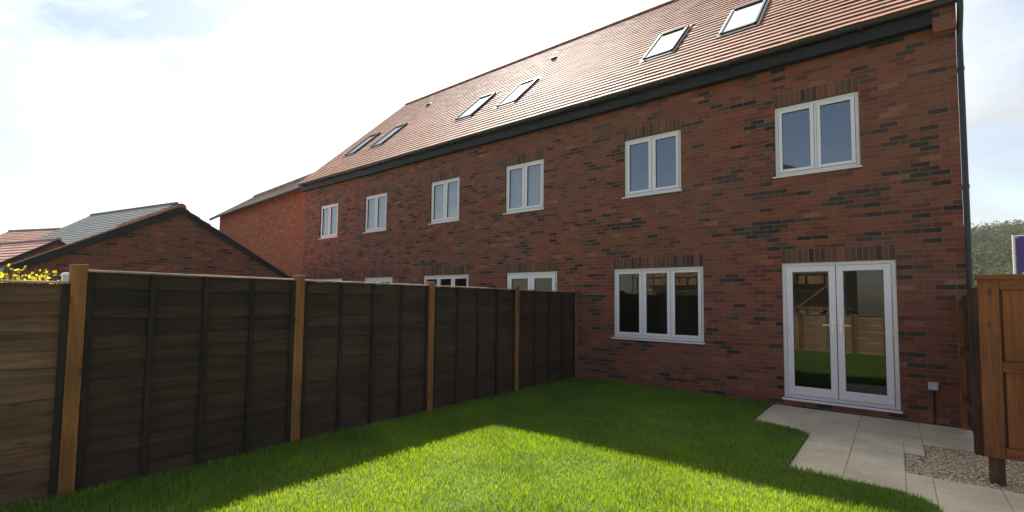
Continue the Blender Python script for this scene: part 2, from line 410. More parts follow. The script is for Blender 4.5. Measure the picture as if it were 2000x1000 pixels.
tv = np.clip(rng.normal(.45, .22, n)+.12*np.sin(V[:, 0, 0]*1.7+V[:, 0, 1]*.9), 0, 1)
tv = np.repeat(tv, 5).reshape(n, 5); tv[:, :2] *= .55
at.data.foreach_set('value', tv.reshape(-1).astype(np.float32))
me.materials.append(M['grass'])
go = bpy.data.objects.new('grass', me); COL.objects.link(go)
tag(go, 'short green lawn grass, half in sunlight and half in house shade', 'grass', kind='stuff')

# paving: slabs in rows, one structure
mb = MB(); bed = MB()
def slabs(xs, ys):
    for a, b in zip(xs[:-1], xs[1:]):
        for c, d in zip(ys[:-1], ys[1:]):
            j = .003; dz = random.uniform(-.0015, .0015)
            mb.box(a+j, b-j, d+j, c-j, ZP-.04+dz, ZP+dz)
slabs([-1.0, -.45], [-.012, -.5, -1.04, -1.5]); slabs([-.45, .13], [-.012, -.5, -1.04, -1.5])
mb.box(-.42, -.313, -1.72, -1.503, ZP-.04, ZP-.001)
slabs([-.31, .13, ], [-1.5, -2.0, -2.6, -3.22])
slabs([.13, .76], [-.012, -.5, -1.04, -1.3]); slabs([.13, .585], [-1.3, -2.0, -2.6, -3.22])
slabs([.585, .76], [-1.3, -1.83])
slabs([.76, 1.30], [-.012, -.62, -1.3])
slabs([.585, .78, 1.23, 1.68, 2.2], [-2.62, -3.4]); slabs([.78, 1.23, 1.68, 2.2], [-3.4, -4.0, -4.6, -5.2, -5.8, -6.4, -7, -7.6, -8.2, -8.8, -9.2])
po = mb.build('patio', 'slab', bevel=.003); tag(po, kind='structure')
mb = MB(); mb.box(-1.0, -.31, -1.5, -.005, ZP-.10, ZP-.006); mb.box(-.31, .585, -3.22, -.005, ZP-.10, ZP-.006); mb.box(.585, 1.30, -1.3, -.005, ZP-.10, ZP-.006)
mb.box(.585, 2.2, -3.4, -2.62, ZP-.10, ZP-.006); mb.box(.78, 2.2, -9.2, -3.4, ZP-.10, ZP-.006)
mb.box(.585, .76, -1.83, -1.3, ZP-.10, ZP-.006)
tag(mb.build('paving_bed', 'bedding'), kind='structure')
# gravel
mb = MB(); mb.box(.585, 3.4, -2.62, -1.30, ZP-.09, ZP-.03); tag(mb.build('gravel_bed', 'gravelbed'), kind='structure')
mb = MB()
cnt = 0
while cnt < 9000:
    x, y = random.uniform(.59, 2.6), random.uniform(-2.63, -1.30)
    if x < .77 and y > -1.84: continue
    if x > 1.7 and random.random() < .5: continue
    cnt += 1
    r = random.uniform(.006, .013); z = ZP-.026+random.uniform(0, .018)
    a = random.uniform(0, 6.28); rx, ry, rz = r*random.uniform(.8, 1.5), r*random.uniform(.7, 1.1), r*random.uniform(.5, .8)
    pts = []
    for (px, py, pz) in ((1,0,0),(0,1,0),(-1,0,0),(0,-1,0),(0,0,1),(0,0,-1)):
        px, py = px*rx*random.uniform(.8, 1.2), py*ry*random.uniform(.8, 1.2)
        pts.append((x+px*math.cos(a)-py*math.sin(a), y+px*math.sin(a)+py*math.cos(a), z+pz*rz))
    mb.add(pts, [(0,1,4),(1,2,4),(2,3,4),(3,0,4),(1,0,5),(2,1,5),(3,2,5),(0,3,5)])
tag(mb.build('gravel', 'pebble'), 'buff gravel stones between the patio and the timber gate', 'gravel', kind='stuff')

# ------------------------------------------------------------------ terrace
PITCH_R = R(43.8); SP, CP = math.sin(PITCH_R), math.cos(PITCH_R)
EY, EZ = -.24, 5.628          # tile edge at the eaves
SL = 6.39                     # slope length
RY, RZ = EY+SL*CP, EZ+SL*SP
def rp(x, s, h=0):            # point on the front roof slope
    return (x, EY+s*CP-h*SP, EZ+s*SP+h*CP)

def tile_field(mb, x0, x1, pt, smax, gauge=.183, tw=.30, lift=.027, skip=(), jit=.0012):
    k = 0; s = 0.0
    while s < smax-.02:
        s1 = min(s+gauge+.012, smax); x = x0 - (tw/2 if k % 2 else 0)
        while x < x1-.005:
            a, b = max(x, x0), min(x+tw-.002, x1); xm = (a+b)/2; x += tw
            if b-a < .01: continue
            if any(q[0] < xm < q[1] and q[2] < s+.07 < q[3] for q in skip): continue
            l = lift+random.gauss(0, jit); d = random.gauss(0, .0015)
            p = [pt(a, s+d, l), pt(b, s+d, l+random.gauss(0, .0012)), pt(b, s1, .004), pt(a, s1, .004), pt(a, s+d, l-.013), pt(b, s+d, l-.013)]
            mb.add(p, [(0,1,2,3), (4,5,1,0), (5,2,1), (4,0,3)])
        s += gauge; k += 1

def add_window(parent, x0, x1, z0, z1, lights, blind=False, sill=True, y=.045, gm='glass'):
    f = MB(); fw_ = .05
    f.frame(x0, x1, z0, z1, fw_, y, y+.07)
    wd = (x1-x0-2*fw_)/lights
    for k in range(1, lights): xm = x0+fw_+k*wd; f.box(xm-.016, xm+.016, y+.003, y+.067, z0+fw_, z1-fw_)
    win = f.build('window', 'upvc', parent, .006)
    for k in range(lights):
        a = x0+fw_+k*wd+(.016 if k else 0)+.004; b = x0+fw_+(k+1)*wd-(.016 if k < lights-1 else 0)-.004
        s = MB(); s.frame(a, b, z0+fw_+.004, z1-fw_-.004, .052, y-.014, y+.05); s.build('sash', 'upvc', win, .008)
        r = MB(); r.frame(a+.050, b-.050, z0+fw_+.054, z1-fw_-.054, .006, y-.006, y+.02); r.build('gasket', 'rubber', win)
        q = MB(); ty = y+.012
        q.add([(a+.052, ty, z0+fw_+.056), (b-.052, ty, z0+fw_+.056), (b-.052, ty+random.uniform(-.003, .003), z1-fw_-.056), (a+.052, ty, z1-fw_-.056)], [(0,1,2,3)])
        q.build('pane', gm, win)
    if sill:
        s = MB(); s.hexa([(x0-.03, -.035, z0-.032), (x1+.02, -.035, z0-.032), (x1+.02, y+.02, z0-.032), (x0-.03, y+.02, z0-.032),
                          (x0-.03, -.035, z0-.010), (x1+.02, -.035, z0-.010), (x1+.02, y+.02, z0+.002), (x0-.03, y+.02, z0+.002)])
        s.build('sill', 'upvc', win, .004)
    if blind:
        s = MB(); x = x0+.07
        while x < x1-.12:
            s.box(x, x+.075, y+.085, y+.09+random.uniform(0, .012), z0+.06, z1-.06); x += .081
        s.build('vertical_blind', 'blind', win)
    return win

def add_french_door(parent, x0, x1, z0, z1, y=.04):
    f = MB(); fw_ = .055
    f.frame(x0, x1, z0, z1, fw_, y, y+.08, .05); d = f.build('french_door', 'upvc', parent, .006)
    xm = (x0+x1)/2
    for s_, a, b in ((-1, x0+fw_+.004, xm-.004), (1, xm+.004, x1-fw_-.004)):
        l = MB(); l.frame(a, b, z0+.054, z1-fw_-.004, .088, y-.016, y+.055, .13); l.build('door_leaf', 'upvc', d, .008)
        za, zb = z0+.054+.13, z1-fw_-.004-.088
        r = MB(); r.frame(a+.086, b-.086, za-.002, zb+.002, .007, y-.006, y+.02); r.build('gasket', 'rubber', d)
        q = MB(); q.add([(a+.088, y+.012, za), (b-.088, y+.012, za), (b-.088, y+.012, zb), (a+.088, y+.012, zb)], [(0,1,2,3)]); q.build('pane', 'glass_low', d)
        hx = xm+s_*.05
        h = MB(); h.box(hx-.013, hx+.013, y-.028, y-.016, 1.13, 1.34)
        h.tube([(hx, y-.026, 1.235), (hx, y-.065, 1.235), (hx+s_*.02, y-.072, 1.235), (hx+s_*.125, y-.070, 1.233)], .009, 8)
        h.build('handle', 'steel', d, 0)
        hxx = a+.012 if s_ < 0 else b-.012
        for hz in (z0+.25, (z0+z1)/2, z1-.3):
            k = MB(); k.tube([(hxx, y-.03, hz-.05), (hxx, y-.03, hz+.05)], .011, 8); k.box(hxx-.02, hxx+.02, y-.024, y-.0165, hz-.045, hz+.045); k.build('hinge', 'upvc', d)
    t = MB(); t.hexa([(x0-.02, -.035, z0-.035), (x1+.02, -.035, z0-.035), (x1+.02, y+.03, z0-.035), (x0-.02, y+.03, z0-.035),
                      (x0-.02, -.035, z0-.008), (x1+.02, -.035, z0-.008), (x1+.02, y+.03, z0+.004), (x0-.02, y+.03, z0+.004)])
    t.build('threshold', 'upvc', d, .004)

def soldier(parent, x0, x1, z0, h=.213):
    mo = MB(); mo.box(x0, x1, -.0035, .02, z0, z0+h); 
    n = round((x1-x0)/.075); p_ = (x1-x0)/n; b = MB()
    for k in range(n):
        b.box(x0+k*p_+.005, x0+(k+1)*p_-.005, -.006-random.uniform(0, .002), .0, z0+.004, z0+h-.006)
    lin = mo.build('brick_lintel', 'mortar', parent); b.build('soldier_course', 'soldier', lin, .002)

def skylight(parent, xc, s0, s1, wd=.66):
    a, b = xc-wd/2, xc+wd/2; H = .07
    def bar(mb, xa, xb, sa, sb, h0, h1):
        mb.hexa([rp(xa, sa, h0), rp(xb, sa, h0), rp(xb, sb, h0), rp(xa, sb, h0), rp(xa, sa, h1), rp(xb, sa, h1), rp(xb, sb, h1), rp(xa, sb, h1)])
    f = MB(); t = .052
    bar(f, a, a+t, s0, s1, -.05, H); bar(f, b-t, b, s0, s1, -.05, H); bar(f, a+t, b-t, s0, s0+t, -.05, H-.012); bar(f, a+t, b-t, s1-t*1.5, s1, -.05, H+.01)
    o = f.build('skylight', 'darkmetal', parent, .006)
    fl = MB(); bar(fl, a-.05, b+.05, s0-.13, s0, .022, .034); bar(fl, a-.05, a, s0, s1+.05, .020, .032); bar(fl, b, b+.05, s0, s1+.05, .020, .032); bar(fl, a, b, s1, s1+.07, .020, .032)
    fl.build('flashing', 'darkmetal', o)
    q = MB(); q.add([rp(a+t, s0+t, .05), rp(b-t, s0+t, .05), rp(b-t, s1-t, .05), rp(a+t, s1-t, .05)], [(0,1,2,3)]); q.build('pane', 'skyglass', o)

def brick_triangle(mb, x, ya, za, yr, zr, yb, face, t=.3):
    x2 = x-face*t
    mb.add([(x, ya, za), (x, yb, za), (x, yr, zr)], [(0,1,2)]); mb.add([(x2, ya, za), (x2, yb, za), (x2, yr, zr)], [(2,1,0)])
    mb.add([(x, ya, za), (x, yr, zr), (x2, yr, zr), (x2, ya, za)], [(0,1,2,3)]); mb.add([(x, yb, za), (x, yr, zr), (x2, yr, zr), (x2, yb, za)], [(0,1,2,3)])

DEPTH = 2*(RY)-0.0
def house(x0, x1, dx, label, end=None, blinds=(False, False)):
    h = thing('terraced_house', label, 'house', ((x0+x1)/2, 0, -.1), 0, 'terraced brick houses joined in one row')
    cx0 = h.location.copy()
    def fin():
        # children were modelled in world coordinates; keep them there
        for c in [c for c in COL.objects if c.parent == h]:
            c.matrix_parent_inverse = Matrix.Translation(-cx0)
    up1 = (-.912+dx, .208+dx, 3.603, 4.739); up2 = (-3.562+dx, -2.435+dx, 3.603, 4.739)
    gw = (-3.79+dx, -2.06+dx, .855, 2.193); dr = (-.850+dx, .577+dx, .085, 2.193)
    wl = MB(); holes = [up1, up2, gw, dr]
    wall_with_holes(wl, x0, x1, -.14, 5.57, 0, .3, holes)
    wl.build('wall', 'brick', h)
    for (a, b, c, d) in holes: soldier(h, a, b, d)
    add_window(h, *up1, 2, blinds[0]); add_window(h, *up2, 2, blinds[1]); add_window(h, *gw, 3, gm='glass_low'); add_french_door(h, *dr)
    # rooms behind the glass
    rm = MB()
    def room(a, b, c, d, dep=3.6):
        y0 = .301
        rm.add([(a,y0+dep,c),(b,y0+dep,c),(b,y0+dep,d),(a,y0+dep,d)], [(0,1,2,3)])
        rm.add([(a,y0,c),(a,y0+dep,c),(a,y0+dep,d),(a,y0,d)], [(0,1,2,3)]); rm.add([(b,y0,c),(b,y0+dep,c),(b,y0+dep,d),(b,y0,d)], [(0,1,2,3)])
        rm.add([(a,y0,d),(b,y0,d),(b,y0+dep,d),(a,y0+dep,d)], [(0,1,2,3)])
        fl.add([(a,y0,c),(b,y0,c),(b,y0+dep,c),(a,y0+dep,c)], [(0,1,2,3)])
    fl = MB()
    room(x0+.15, x1-.31, .08, 2.45); xm = (up1[0]+up2[1])/2
    room(x0+.15, xm-.05, 2.7, 5.1); room(xm+.05, x1-.31, 2.7, 5.1)
    rm.build('room', 'plaster', h); fl.build('floor', 'carpet', h)
    # roof
    sk = [(-1.64+dx, 1.56, 3.02), (-3.21+dx, 1.56, 3.02)]
    rf = MB()
    e = .0
    rf.hexa([rp(x0, .05, -.02), rp(x1, .05, -.02), (x1, RY, RZ-.10/CP), (x0, RY, RZ-.10/CP), rp(x0, 0, 0), rp(x1, 0, 0), (x1, RY, RZ), (x0, RY, RZ)])
    yb = 2*RY-EY
    rf.hexa([(x0, RY, RZ-.14), (x1, RY, RZ-.14), (x1, yb, EZ-.12), (x0, yb, EZ-.12), (x0, RY, RZ), (x1, RY, RZ), (x1, yb, EZ), (x0, yb, EZ)])
    ro = rf.build('roof', 'tile', h)
    tl = MB(); tile_field(tl, x0-(.05 if end == 'left' else 0), x1+(.05 if end == 'right' else 0), rp, SL, skip=[(c-.33, c+.33, s0-.03, s1) for c, s0, s1 in sk])
    tl.build('roof_tiles', 'tile', ro)
    rt_ = MB(); x = x0
    while x < x1-.01:
        b = min(x+.445, x1); pts = []
        n = 8; o = len(rt_.v)
        for xx, rr in ((x, .095), (b, .095)):
            for k in range(n+1):
                t = math.pi*k/n; rt_.v.append((xx, RY-math.cos(t)*rr, RZ-.035+math.sin(t)*rr+random.uniform(0, .001)))
        for k in range(n): rt_.f.append((o+k, o+k+1, o+n+2+k, o+n+1+k))
        x += .45
    rt_.build('ridge_tiles', 'tile', ro)
    for c, s0, s1 in sk: skylight(h, c, s0, s1)
    vt = MB(); c = -1.66+dx
    vt.hexa([rp(c-.09, 4.66, .02), rp(c+.09, 4.66, .02), rp(c+.09, 4.86, .02), rp(c-.09, 4.86, .02), rp(c-.07, 4.68, .085), rp(c+.07, 4.68, .085), rp(c+.07, 4.84, .04), rp(c-.07, 4.84, .04)])
    vt.build('roof_vent', 'darkmetal', h, .01)
    # fascia, soffit, gutter
    fx1 = 1.045 if end == 'right' else x1
    fa = MB(); fa.box(x0, fx1, -.165, -.145, 5.37, 5.598); fa.box(x0, fx1, -.145, -.002, 5.38, 5.397); fa.build('fascia', 'fascia', h)
    gt = MB(); ga, gb = x0+.001, (x1+.06 if end == 'right' else x1-.001); n = 10; o = 0
    for rr in (.056, .053):
        for xx in (ga, gb):
            for k in range(n+1):
                t = math.pi*k/n; gt.v.append((xx, -.225-math.cos(t)*rr, 5.603-math.sin(t)*rr))
    for k in range(n):
        gt.f.append((k, k+1, n+1+k+1, n+1+k)); o = 2*(n+1); gt.f.append((o+k+1, o+k, o+n+1+k, o+n+1+k+1))
    o = 2*(n+1); gt.f.append((0, n+1, o+n+1, o)); gt.f.append((n, o+n, o+n+1+n, n+1+n))
    for q in (0, n+1): gt.f.append(tuple(q+k for k in range(n+1)))
    x = ga+.3
    while x < min(gb, fx1): gt.box(x-.012, x+.012, -.285, -.166, 5.518, 5.590); x += .9
    gt.build('gutter', 'black', h)
    # back wall and end gables
    bw = MB(); yb2 = 2*RY; bw.box(x0, x1, yb2-.3, yb2, -.14, 5.5)
    bw.build('back_wall', 'brick', h)
    if end:
        gx = x1 if end == 'right' else x0; fc = 1 if end == 'right' else -1
        gw_ = MB(); a, b = (gx-.3, gx) if fc > 0 else (gx, gx+.3)
        gw_.box(a+.001*(fc < 0), b-.001*(fc > 0)+.0, .301, yb2-.301, -.14, 5.5); brick_triangle(gw_, gx-.001*fc, .02, 5.5, RY, RZ-.14, yb2-.02, fc)
        gw_.build('gable_wall', 'brick', h)
    if end == 'right':
        cb = MB(); cb.hexa([(1.047, -.15, 5.25), (x1-.002, -.15, 5.25), (x1-.002, -.003, 5.225), (1.047, -.003, 5.225), (1.047, -.15, 5.57), (x1-.002, -.15, 5.57), (x1-.002, -.003, 5.70), (1.047, -.003, 5.70)])
        cb.build('eaves_corbel', 'brick', h)
        dp = MB(); dp.tube([(x1+.035, -.225, 5.57), (x1+.035, -.22, 5.47), (x1+.036, -.14, 5.36), (x1+.036, -.01, 5.20), (x1+.036, .008, 5.10), (x1+.036, .008, .03)], .034, 12)
        for z in (4.7, 3.1, 1.6, .5): dp.tube([(x1+.036, .008, z), (x1+.036, .008, z+.05)], .040, 12); dp.box(x1+.002, x1+.03, .02, .06, z, z+.045)
        dp.build('downpipe', 'black', h, smooth=False)
        vg = MB(); vg.hexa([rp(x1+.03, -.02, -.07), rp(x1+.062, -.02, -.07), (x1+.062, RY, RZ-.10), (x1+.03, RY, RZ-.10), rp(x1+.03, -.02, .035), rp(x1+.062, -.02, .035), (x1+.062, RY, RZ+.04), (x1+.03, RY, RZ+.04)])
        vg.build('verge_trim', 'darkmetal', h)
    fin(); return h

house(-4.54, 1.286, 0, 'brick end house nearest the camera, french doors open onto the patio', 'right')
house(-10.24, -4.54, -5.70, 'middle house of the brick terrace, just beyond the lawn fence', None, (True, True))
house(-16.05, -10.24, -11.40, 'far left house of the brick terrace with small bright windows', 'left', (True, True))

# outdoor socket with its conduit
t = thing('outdoor_socket', 'small pale grey electrical box on brick wall beside french doors', 'socket', (.92, 0, .42))
b = MB(); b.box(-.052, .052, -.075, -.002, 0, .10); o = b.build('socket_box', 'greybox', t, .008)
b = MB(); b.box(-.045, .045, -.083, -.0755, .012, .088); b.build('cover', 'greybox', t, .004)
b = MB(); b.tube([(.005, -.03, .0), (.005, -.03, -.46)], .011, 8); b.build('conduit', 'black', t)

# ------------------------------------------------------------------ left fence
XF = -4.62
def lap_panel(parent, ya, yb, z0, z1, mname, label=None, gapcap=True, x=XF):
    """overlapping wavy boards running along Y, battens on the garden side (+X)"""
    p_ = MB(); n = max(2, int((yb-ya)/.09)); k = int(round((z1-z0-.03)/.128)); hgt = (z1-z0-.03)/k
    for r_ in range(k):
        zb = z0+r_*hgt-(.05 if r_ == 0 else 0); ph = random.uniform(0, 6.28); am = random.uniform(.004, .012); fr = random.uniform(1.6, 4); o = len(p_.v)
        for i in range(n+1):
            y = ya+(yb-ya)*i/n; e = am*math.sin(fr*y+ph)+random.uniform(-.0018, .0018)+am*.6*math.sin(fr*2.7*y+ph*2)
            zt = z0+(r_+1)*hgt+(.026 if r_ < k-1 else .004)
            for (dx, z) in ((.027+random.uniform(-.001, .001), zb+e), (.001, zt), (-.009, zt), (.014, zb+e)):
                p_.v.append((x+dx, y, z))
        for i in range(n):
            a = o+i*4; b = a+4
            for q in range(4): p_.f.append((a+q, b+q, b+(q+1) % 4, a+(q+1) % 4))
        p_.f.append((o, o+1, o+2, o+3)); e_ = o+n*4; p_.f.append((e_+3, e_+2, e_+1, e_))
    pan = p_.build('fence_panel', mname, parent)
    if label: pan['label'] = label
    bt = MB(); m_ = 5
    for i in range(m_):
        y = ya+.022+(yb-ya-.044)*i/(m_-1)
        if i in (0, m_-1) or True:
            bt.box(x+.024, x+.046, y-.021, y+.021, z0-.01, z1-.022); bt.box(x-.03, x-.008, y-.021, y+.021, z0-.01, z1-.022)
    bt.build('batten', 'batten', pan, .003)
    c = MB(); c.hexa([(x-.032, ya, z1-.02), (x+.045, ya, z1-.02), (x+.045, yb, z1-.02), (x-.032, yb, z1-.02), (x-.02, ya, z1-.004), (x+.034, ya, z1-.002), (x+.034, yb, z1-.004), (x-.02, yb, z1-.002)])
    c.build('capping', 'cap', pan, .003)
f = thing('garden_fence', 'dark lap panel fence with orange timber posts along the left of lawn', 'fence', (XF, -4, 0))
ps = [-13.6, -11.66, -9.73, -7.80, -5.965, -4.04, -2.07, -.10]
pw = .05
for i, y in enumerate(ps):
    top = 1.80 if i < 7 else 1.78
    g0 = gz(y)
    b = MB(); b.hexa([(XF-.05, y-pw, g0-.2), (XF+.052, y-pw, g0-.2), (XF+.052, y+pw, g0-.2), (XF-.05, y+pw, g0-.2), (XF-.05, y-pw, g0+top), (XF+.052, y-pw, g0+top), (XF+.052, y+pw, g0+top+.004), (XF-.05, y+pw, g0+top+.004)])
    o = b.build('fence_post', 'post', f, .004)
for i, (a, b) in enumerate(zip(ps[:-1], ps[1:])):
    g0 = (gz(a)+gz(b))/2
    if i < 3: lap_panel(f, a+.053, b-.053, g0+.0, g0+1.672, 'brown_panel', 'lighter brown lap panel' if i == 2 else None)
    else: lap_panel(f, a+.053, b-.053, .0, 1.765-(.004*(i-3)), 'dark_panel')
for c in [c for c in COL.objects if c.parent == f]: c.matrix_parent_inverse = Matrix.Translation(-f.location)

# things just behind it
t = thing('garden_shrub', 'yellow green leafy shrub tips showing over the left fence panel', 'shrub', (-5.35, -8.0, -.1))
st = MB(); lf = MB()
for k in range(70):
    a = random.uniform(0, 6.28); r_ = random.uniform(.0, .18); bx, by = -5.35+random.uniform(-.05, .05), -8.02+random.uniform(-.08, .08)
    tx, ty, tz = bx+math.cos(a)*r_, -8.0+random.uniform(-.17, .15), random.triangular(1.5, 1.82, 1.76)
    pts = [(bx, by, -.1), ((bx*2+tx)/3, (by*2+ty)/3, .7), (tx, ty, tz)]
    st.tube(pts, [.012, .008, .004], 5)
    for j in range(26):
        q = random.uniform(.25, 1); px, py, pz = [pts[1][i]+(pts[2][i]-pts[1][i])*q for i in range(3)]
        d = Vector((random.gauss(0, 1), random.gauss(0, 1), random.gauss(.3, .6))).normalized(); L = random.uniform(.03, .06)
        s_ = d.orthogonal().normalized()*L*.3; P = Vector((px, py, pz))
        lf.add([P, P+d*L*.5+s_, P+d*L, P+d*L*.5-s_], [(0,1,2,3)])
st.build('stem', 'bark', t); lf.build('foliage', 'shrub_leaf', t)
for c in [c for c in COL.objects if c.parent == t]: c.matrix_parent_inverse = Matrix.Translation(-t.location)
t = thing('white_post', 'white square post top showing behind the fence beside the shrub', 'post', (-5.1, -7.795, -.1))
b = MB(); b.box(-.04, .04, -.036, .036, 0, 1.82); b.build('shaft', 'upvc', t, .003)
b = MB(); b.hexa([(-.05, -.046, 1.82), (.05, -.046, 1.82), (.05, .046, 1.82), (-.05, .046, 1.82), (-.03, -.03, 1.85), (.03, -.03, 1.85), (.03, .03, 1.85), (-.03, .03, 1.85)]); b.build('cap', 'upvc', t, .002)

# ------------------------------------------------------------------ right side: gate panel and narrow side fence
t = thing('timber_gate', 'orange brown ledged timber gate panel at the right edge above gravel', 'gate', (1.15, -2.45, 0))
GZ0, GZ1 = .19, 1.79
def gb(name, mname, *bx, bev=.004):
    b = MB(); b.box(*bx); return b.build(name, mname, t, bev)
gb('stile', 'gate', .0, .135, -.03, .015, GZ0, GZ1)
gb('stile', 'gate', 1.75, 1.885, -.03, .015, GZ0, GZ1)
gb('rail', 'gate_rail', .137, 1.748, -.028, .012, 1.70, GZ1-.002); gb('rail', 'gate_rail', .137, 1.748, -.028, .012, .96, 1.055); gb('rail', 'gate_rail', .137, 1.748, -.028, .012, GZ0+.002, GZ0+.10)
gb('capping', 'gate_rail', -.012, 1.9, -.05, .05, GZ1+.001, GZ1+.048)
x = .158; bk = .0
while x < 1.74:
    wd = random.uniform(.135, .15); b = MB(); b.box(x, min(x+wd+.012, 1.746), -.006+bk, .006+bk, GZ0+.1, 1.70); b.build('board', 'gate', t, .002); x += wd; bk = .0125-bk
gb('gap_shade_strip', 'dark_post', .12, .20, .021, .035, GZ0+.05, 1.72)  # dark strip added behind the stile gap, stands in for its shade
b = MB(); b.hexa([(.16, -.026, 1.0), (.26, -.026, 1.0), (.26, -.007, 1.0), (.16, -.007, 1.0), (1.6, -.026, .30), (1.7, -.026, .30), (1.7, -.007, .30), (1.6, -.007, .30)])
gb('gate_post', 'dark_post', .035, .135, .018, .115, -.2, 1.80); gb('gate_post', 'dark_post', 1.76, 1.86, .018, .115, -.2, 1.80)

t = thing('side_fence', 'narrow dark boarded fence seen edge on between wall and gate', 'fence', (1.24, -1.30, 0))
gb('fence_post', 'dark_post', -.055, .045, -.05, .05, -.2, 1.75)
y = .055
k = 0
while y < 1.2:
    wd = .12; b = MB(); b.box(-.006+.012*(k % 2), .010+.012*(k % 2), y, min(y+wd+.02, 1.27), .03, 1.68); b.build('board', 'dark_post', t, .002); y += wd; k += 1
for z in (.30, .92, 1.52): gb('ledge', 'dark_post', -.048, -.008, .052, 1.27, z, z+.09)
gb('wall_post', 'post', -.06, .02, 1.20, 1.27, -.2, 1.70)

# ------------------------------------------------------------------ flag by the gate
t = thing('banner_flag', 'purple and white banner flag on a white pole beyond the gate', 'flag', (3.8, 15.0, -.15))
b = MB(); b.tube([(0, 0, 0), (0, 0, 4.15)], .035, 10); b.tube([(0, 0, 4.12), (1.0, 0, 4.12)], .015, 8); b.build('pole', 'upvc', t)
def cloth(poly_z, name, mname, y):
    pass
M['purple'] = plain_mat('purple_cloth', (.085, .05, .24), .8, var=.1); M['whitecloth'] = plain_mat('white_cloth', (.75, .73, .78), .8, var=.05)
def banner(name, mname, lo, hi):
    b = MB(); n = 12; m_ = 14; o = 0
    for i in range(n+1):
        x = .06+.94*i/n; a, c = lo(i/n), hi(i/n)
        for j in range(m_+1):
            z = a+(c-a)*j/m_; b.v.append((x, .05*math.sin(4*x+1.1*z)*i/n, z))
    for i in range(n):
        for j in range(m_): q = i*(m_+1)+j; b.f.append((q, q+m_+1, q+m_+2, q+1))
    o = b.build(name, mname, t, smooth=True); s = o.modifiers.new('thick', 'SOLIDIFY'); s.thickness = .004; return o
edge = lambda q: 2.72+.85*q
banner('banner_top', 'purple', edge, lambda q: 4.08)
banner('banner_bottom', 'whitecloth', lambda q: 1.9, edge)

# ------------------------------------------------------------------ neighbouring buildings
def gable_building(name, label, cat, A, B, half, pitch, wallz, wall_m, roof_m, over=.25, verge=.1, trim='fascia', group=None, z0=-.15, gauge=.3, tw=.33, ridge_m=None):
    """A, B: world ends of the ridge (same height); eaves fall both sides"""
    A, B = Vector(A), Vector(B); d = (B-A); L = Vector((d.x, d.y)).length; rz = math.atan2(d.y, d.x)
    t = thing(name, label, cat, (A.x, A.y, 0), rz, group); zr = A.z; tp = math.tan(pitch)
    ez = zr-half*tp
    wl = MB(); hw = half-over; wz = zr-hw*tp-.10
    x0, x1 = verge, L-verge
    pr_ = [(-hw, z0), (hw, z0), (hw, wz), (0, zr-.10), (-hw, wz)]
    o = len(wl.v)
    wl.add([(x0, a, b) for a, b in pr_]+[(x1, a, b) for a, b in pr_], [(0,4,3,2,1), (5,6,7,8,9), (0,1,6,5), (1,2,7,6), (2,3,8,7), (3,4,9,8), (4,0,5,9)])
    wl.build('wall', wall_m, t)
    rf = MB(); th = .09
    for s_ in (-1, 1):
        rf.hexa([(0, s_*half, ez-th), (L, s_*half, ez-th), (L, 0, zr-th), (0, 0, zr-th), (0, s_*half, ez), (L, s_*half, ez), (L, 0, zr), (0, 0, zr)])
    ro = rf.build('roof', trim, t)
    tl = MB(); cp, sp = math.cos(pitch), math.sin(pitch); smax = half/cp
    for s_ in (-1, 1):
        pt = lambda x, s, h, s_=s_: (x, s_*(half-s*cp+h*sp+.015), ez-.01+s*sp+h*cp)
        tile_field(tl, -.02, L+.02, pt, smax, gauge, tw, .03)
    tl.build('roof_tiles', roof_m, ro)
    rt_ = MB(); n = max(1, int(L/.45))
    for k in range(n):
        a, b = -.03+k*(L+.06)/n, -.03+(k+1)*(L+.06)/n-.008; rr = .12+.006*(k % 2)
        rt_.tube([(a, 0, zr-.03), (b, 0, zr-.03)], rr, 10)
    rt_.build('ridge_tiles', ridge_m or roof_m, ro)
    for xx, s1 in ((-.012, -1), (L+.012, 1)):
        vg = MB()
        for s_ in (-1, 1):
            vg.hexa([(xx, s_*half, ez-.16), (xx+s1*.02, s_*half, ez-.16), (xx+s1*.02, 0, zr-.16), (xx, 0, zr-.16), (xx, s_*half, ez-.005), (xx+s1*.02, s_*half, ez-.005), (xx+s1*.02, 0, zr-.005), (xx, 0, zr-.005)])
        vg.build('verge_board', trim, ro)
    for s_ in (-1, 1):
        gt = MB(); gt.tube([(0, s_*(half+.05), ez-.08), (L, s_*(half+.05), ez-.08)], .055, 8); gt.build('gutter', 'black', t)
    return t

gable_building('garage', 'brick garage with dark verges whose gable rises over the left fence', 'garage', (-14.0, -4.40, 3.90), (-20.0, -4.40, 3.90), 3.02, R(30.2), 0, 'brick_garage', 'tile_far', over=.22, verge=.06, ridge_m='tile')
gable_building('outbuilding', 'small low brick outbuilding with red tiled roof at the far left', 'outbuilding', (-28.3, -4.85, 4.0), (-39.5, -7.74, 4.0), 3.3, R(33), 0, 'brick_garage', 'tile_far', over=.25, verge=.08)
gable_building('detached_house', 'grey roofed brick house behind the left garage', 'house', (-32.2, .62, 7.0), (-41.9, -1.47, 7.0), 4.4, R(36), 0, 'brick_garage', 'slate', over=.3, verge=.12, ridge_m='slate')
gable_building('detached_house', 'distant house with low reddish roof at the photo left edge', 'house', (-49.0, -.9, 6.8), (-56.6, -4.1, 6.8), 4.2, R(34), 0, 'brick_plain', 'tile_far', over=.3, verge=.12)
gable_building('detached_house', 'plain orange brick house between garage and terrace end', 'house', (-17.4, 3.35, 7.84), (-30.5, 4.28, 7.84), 2.36, R(35.5), 0, 'brick_plain', 'tile_brown', over=.33, verge=.5)

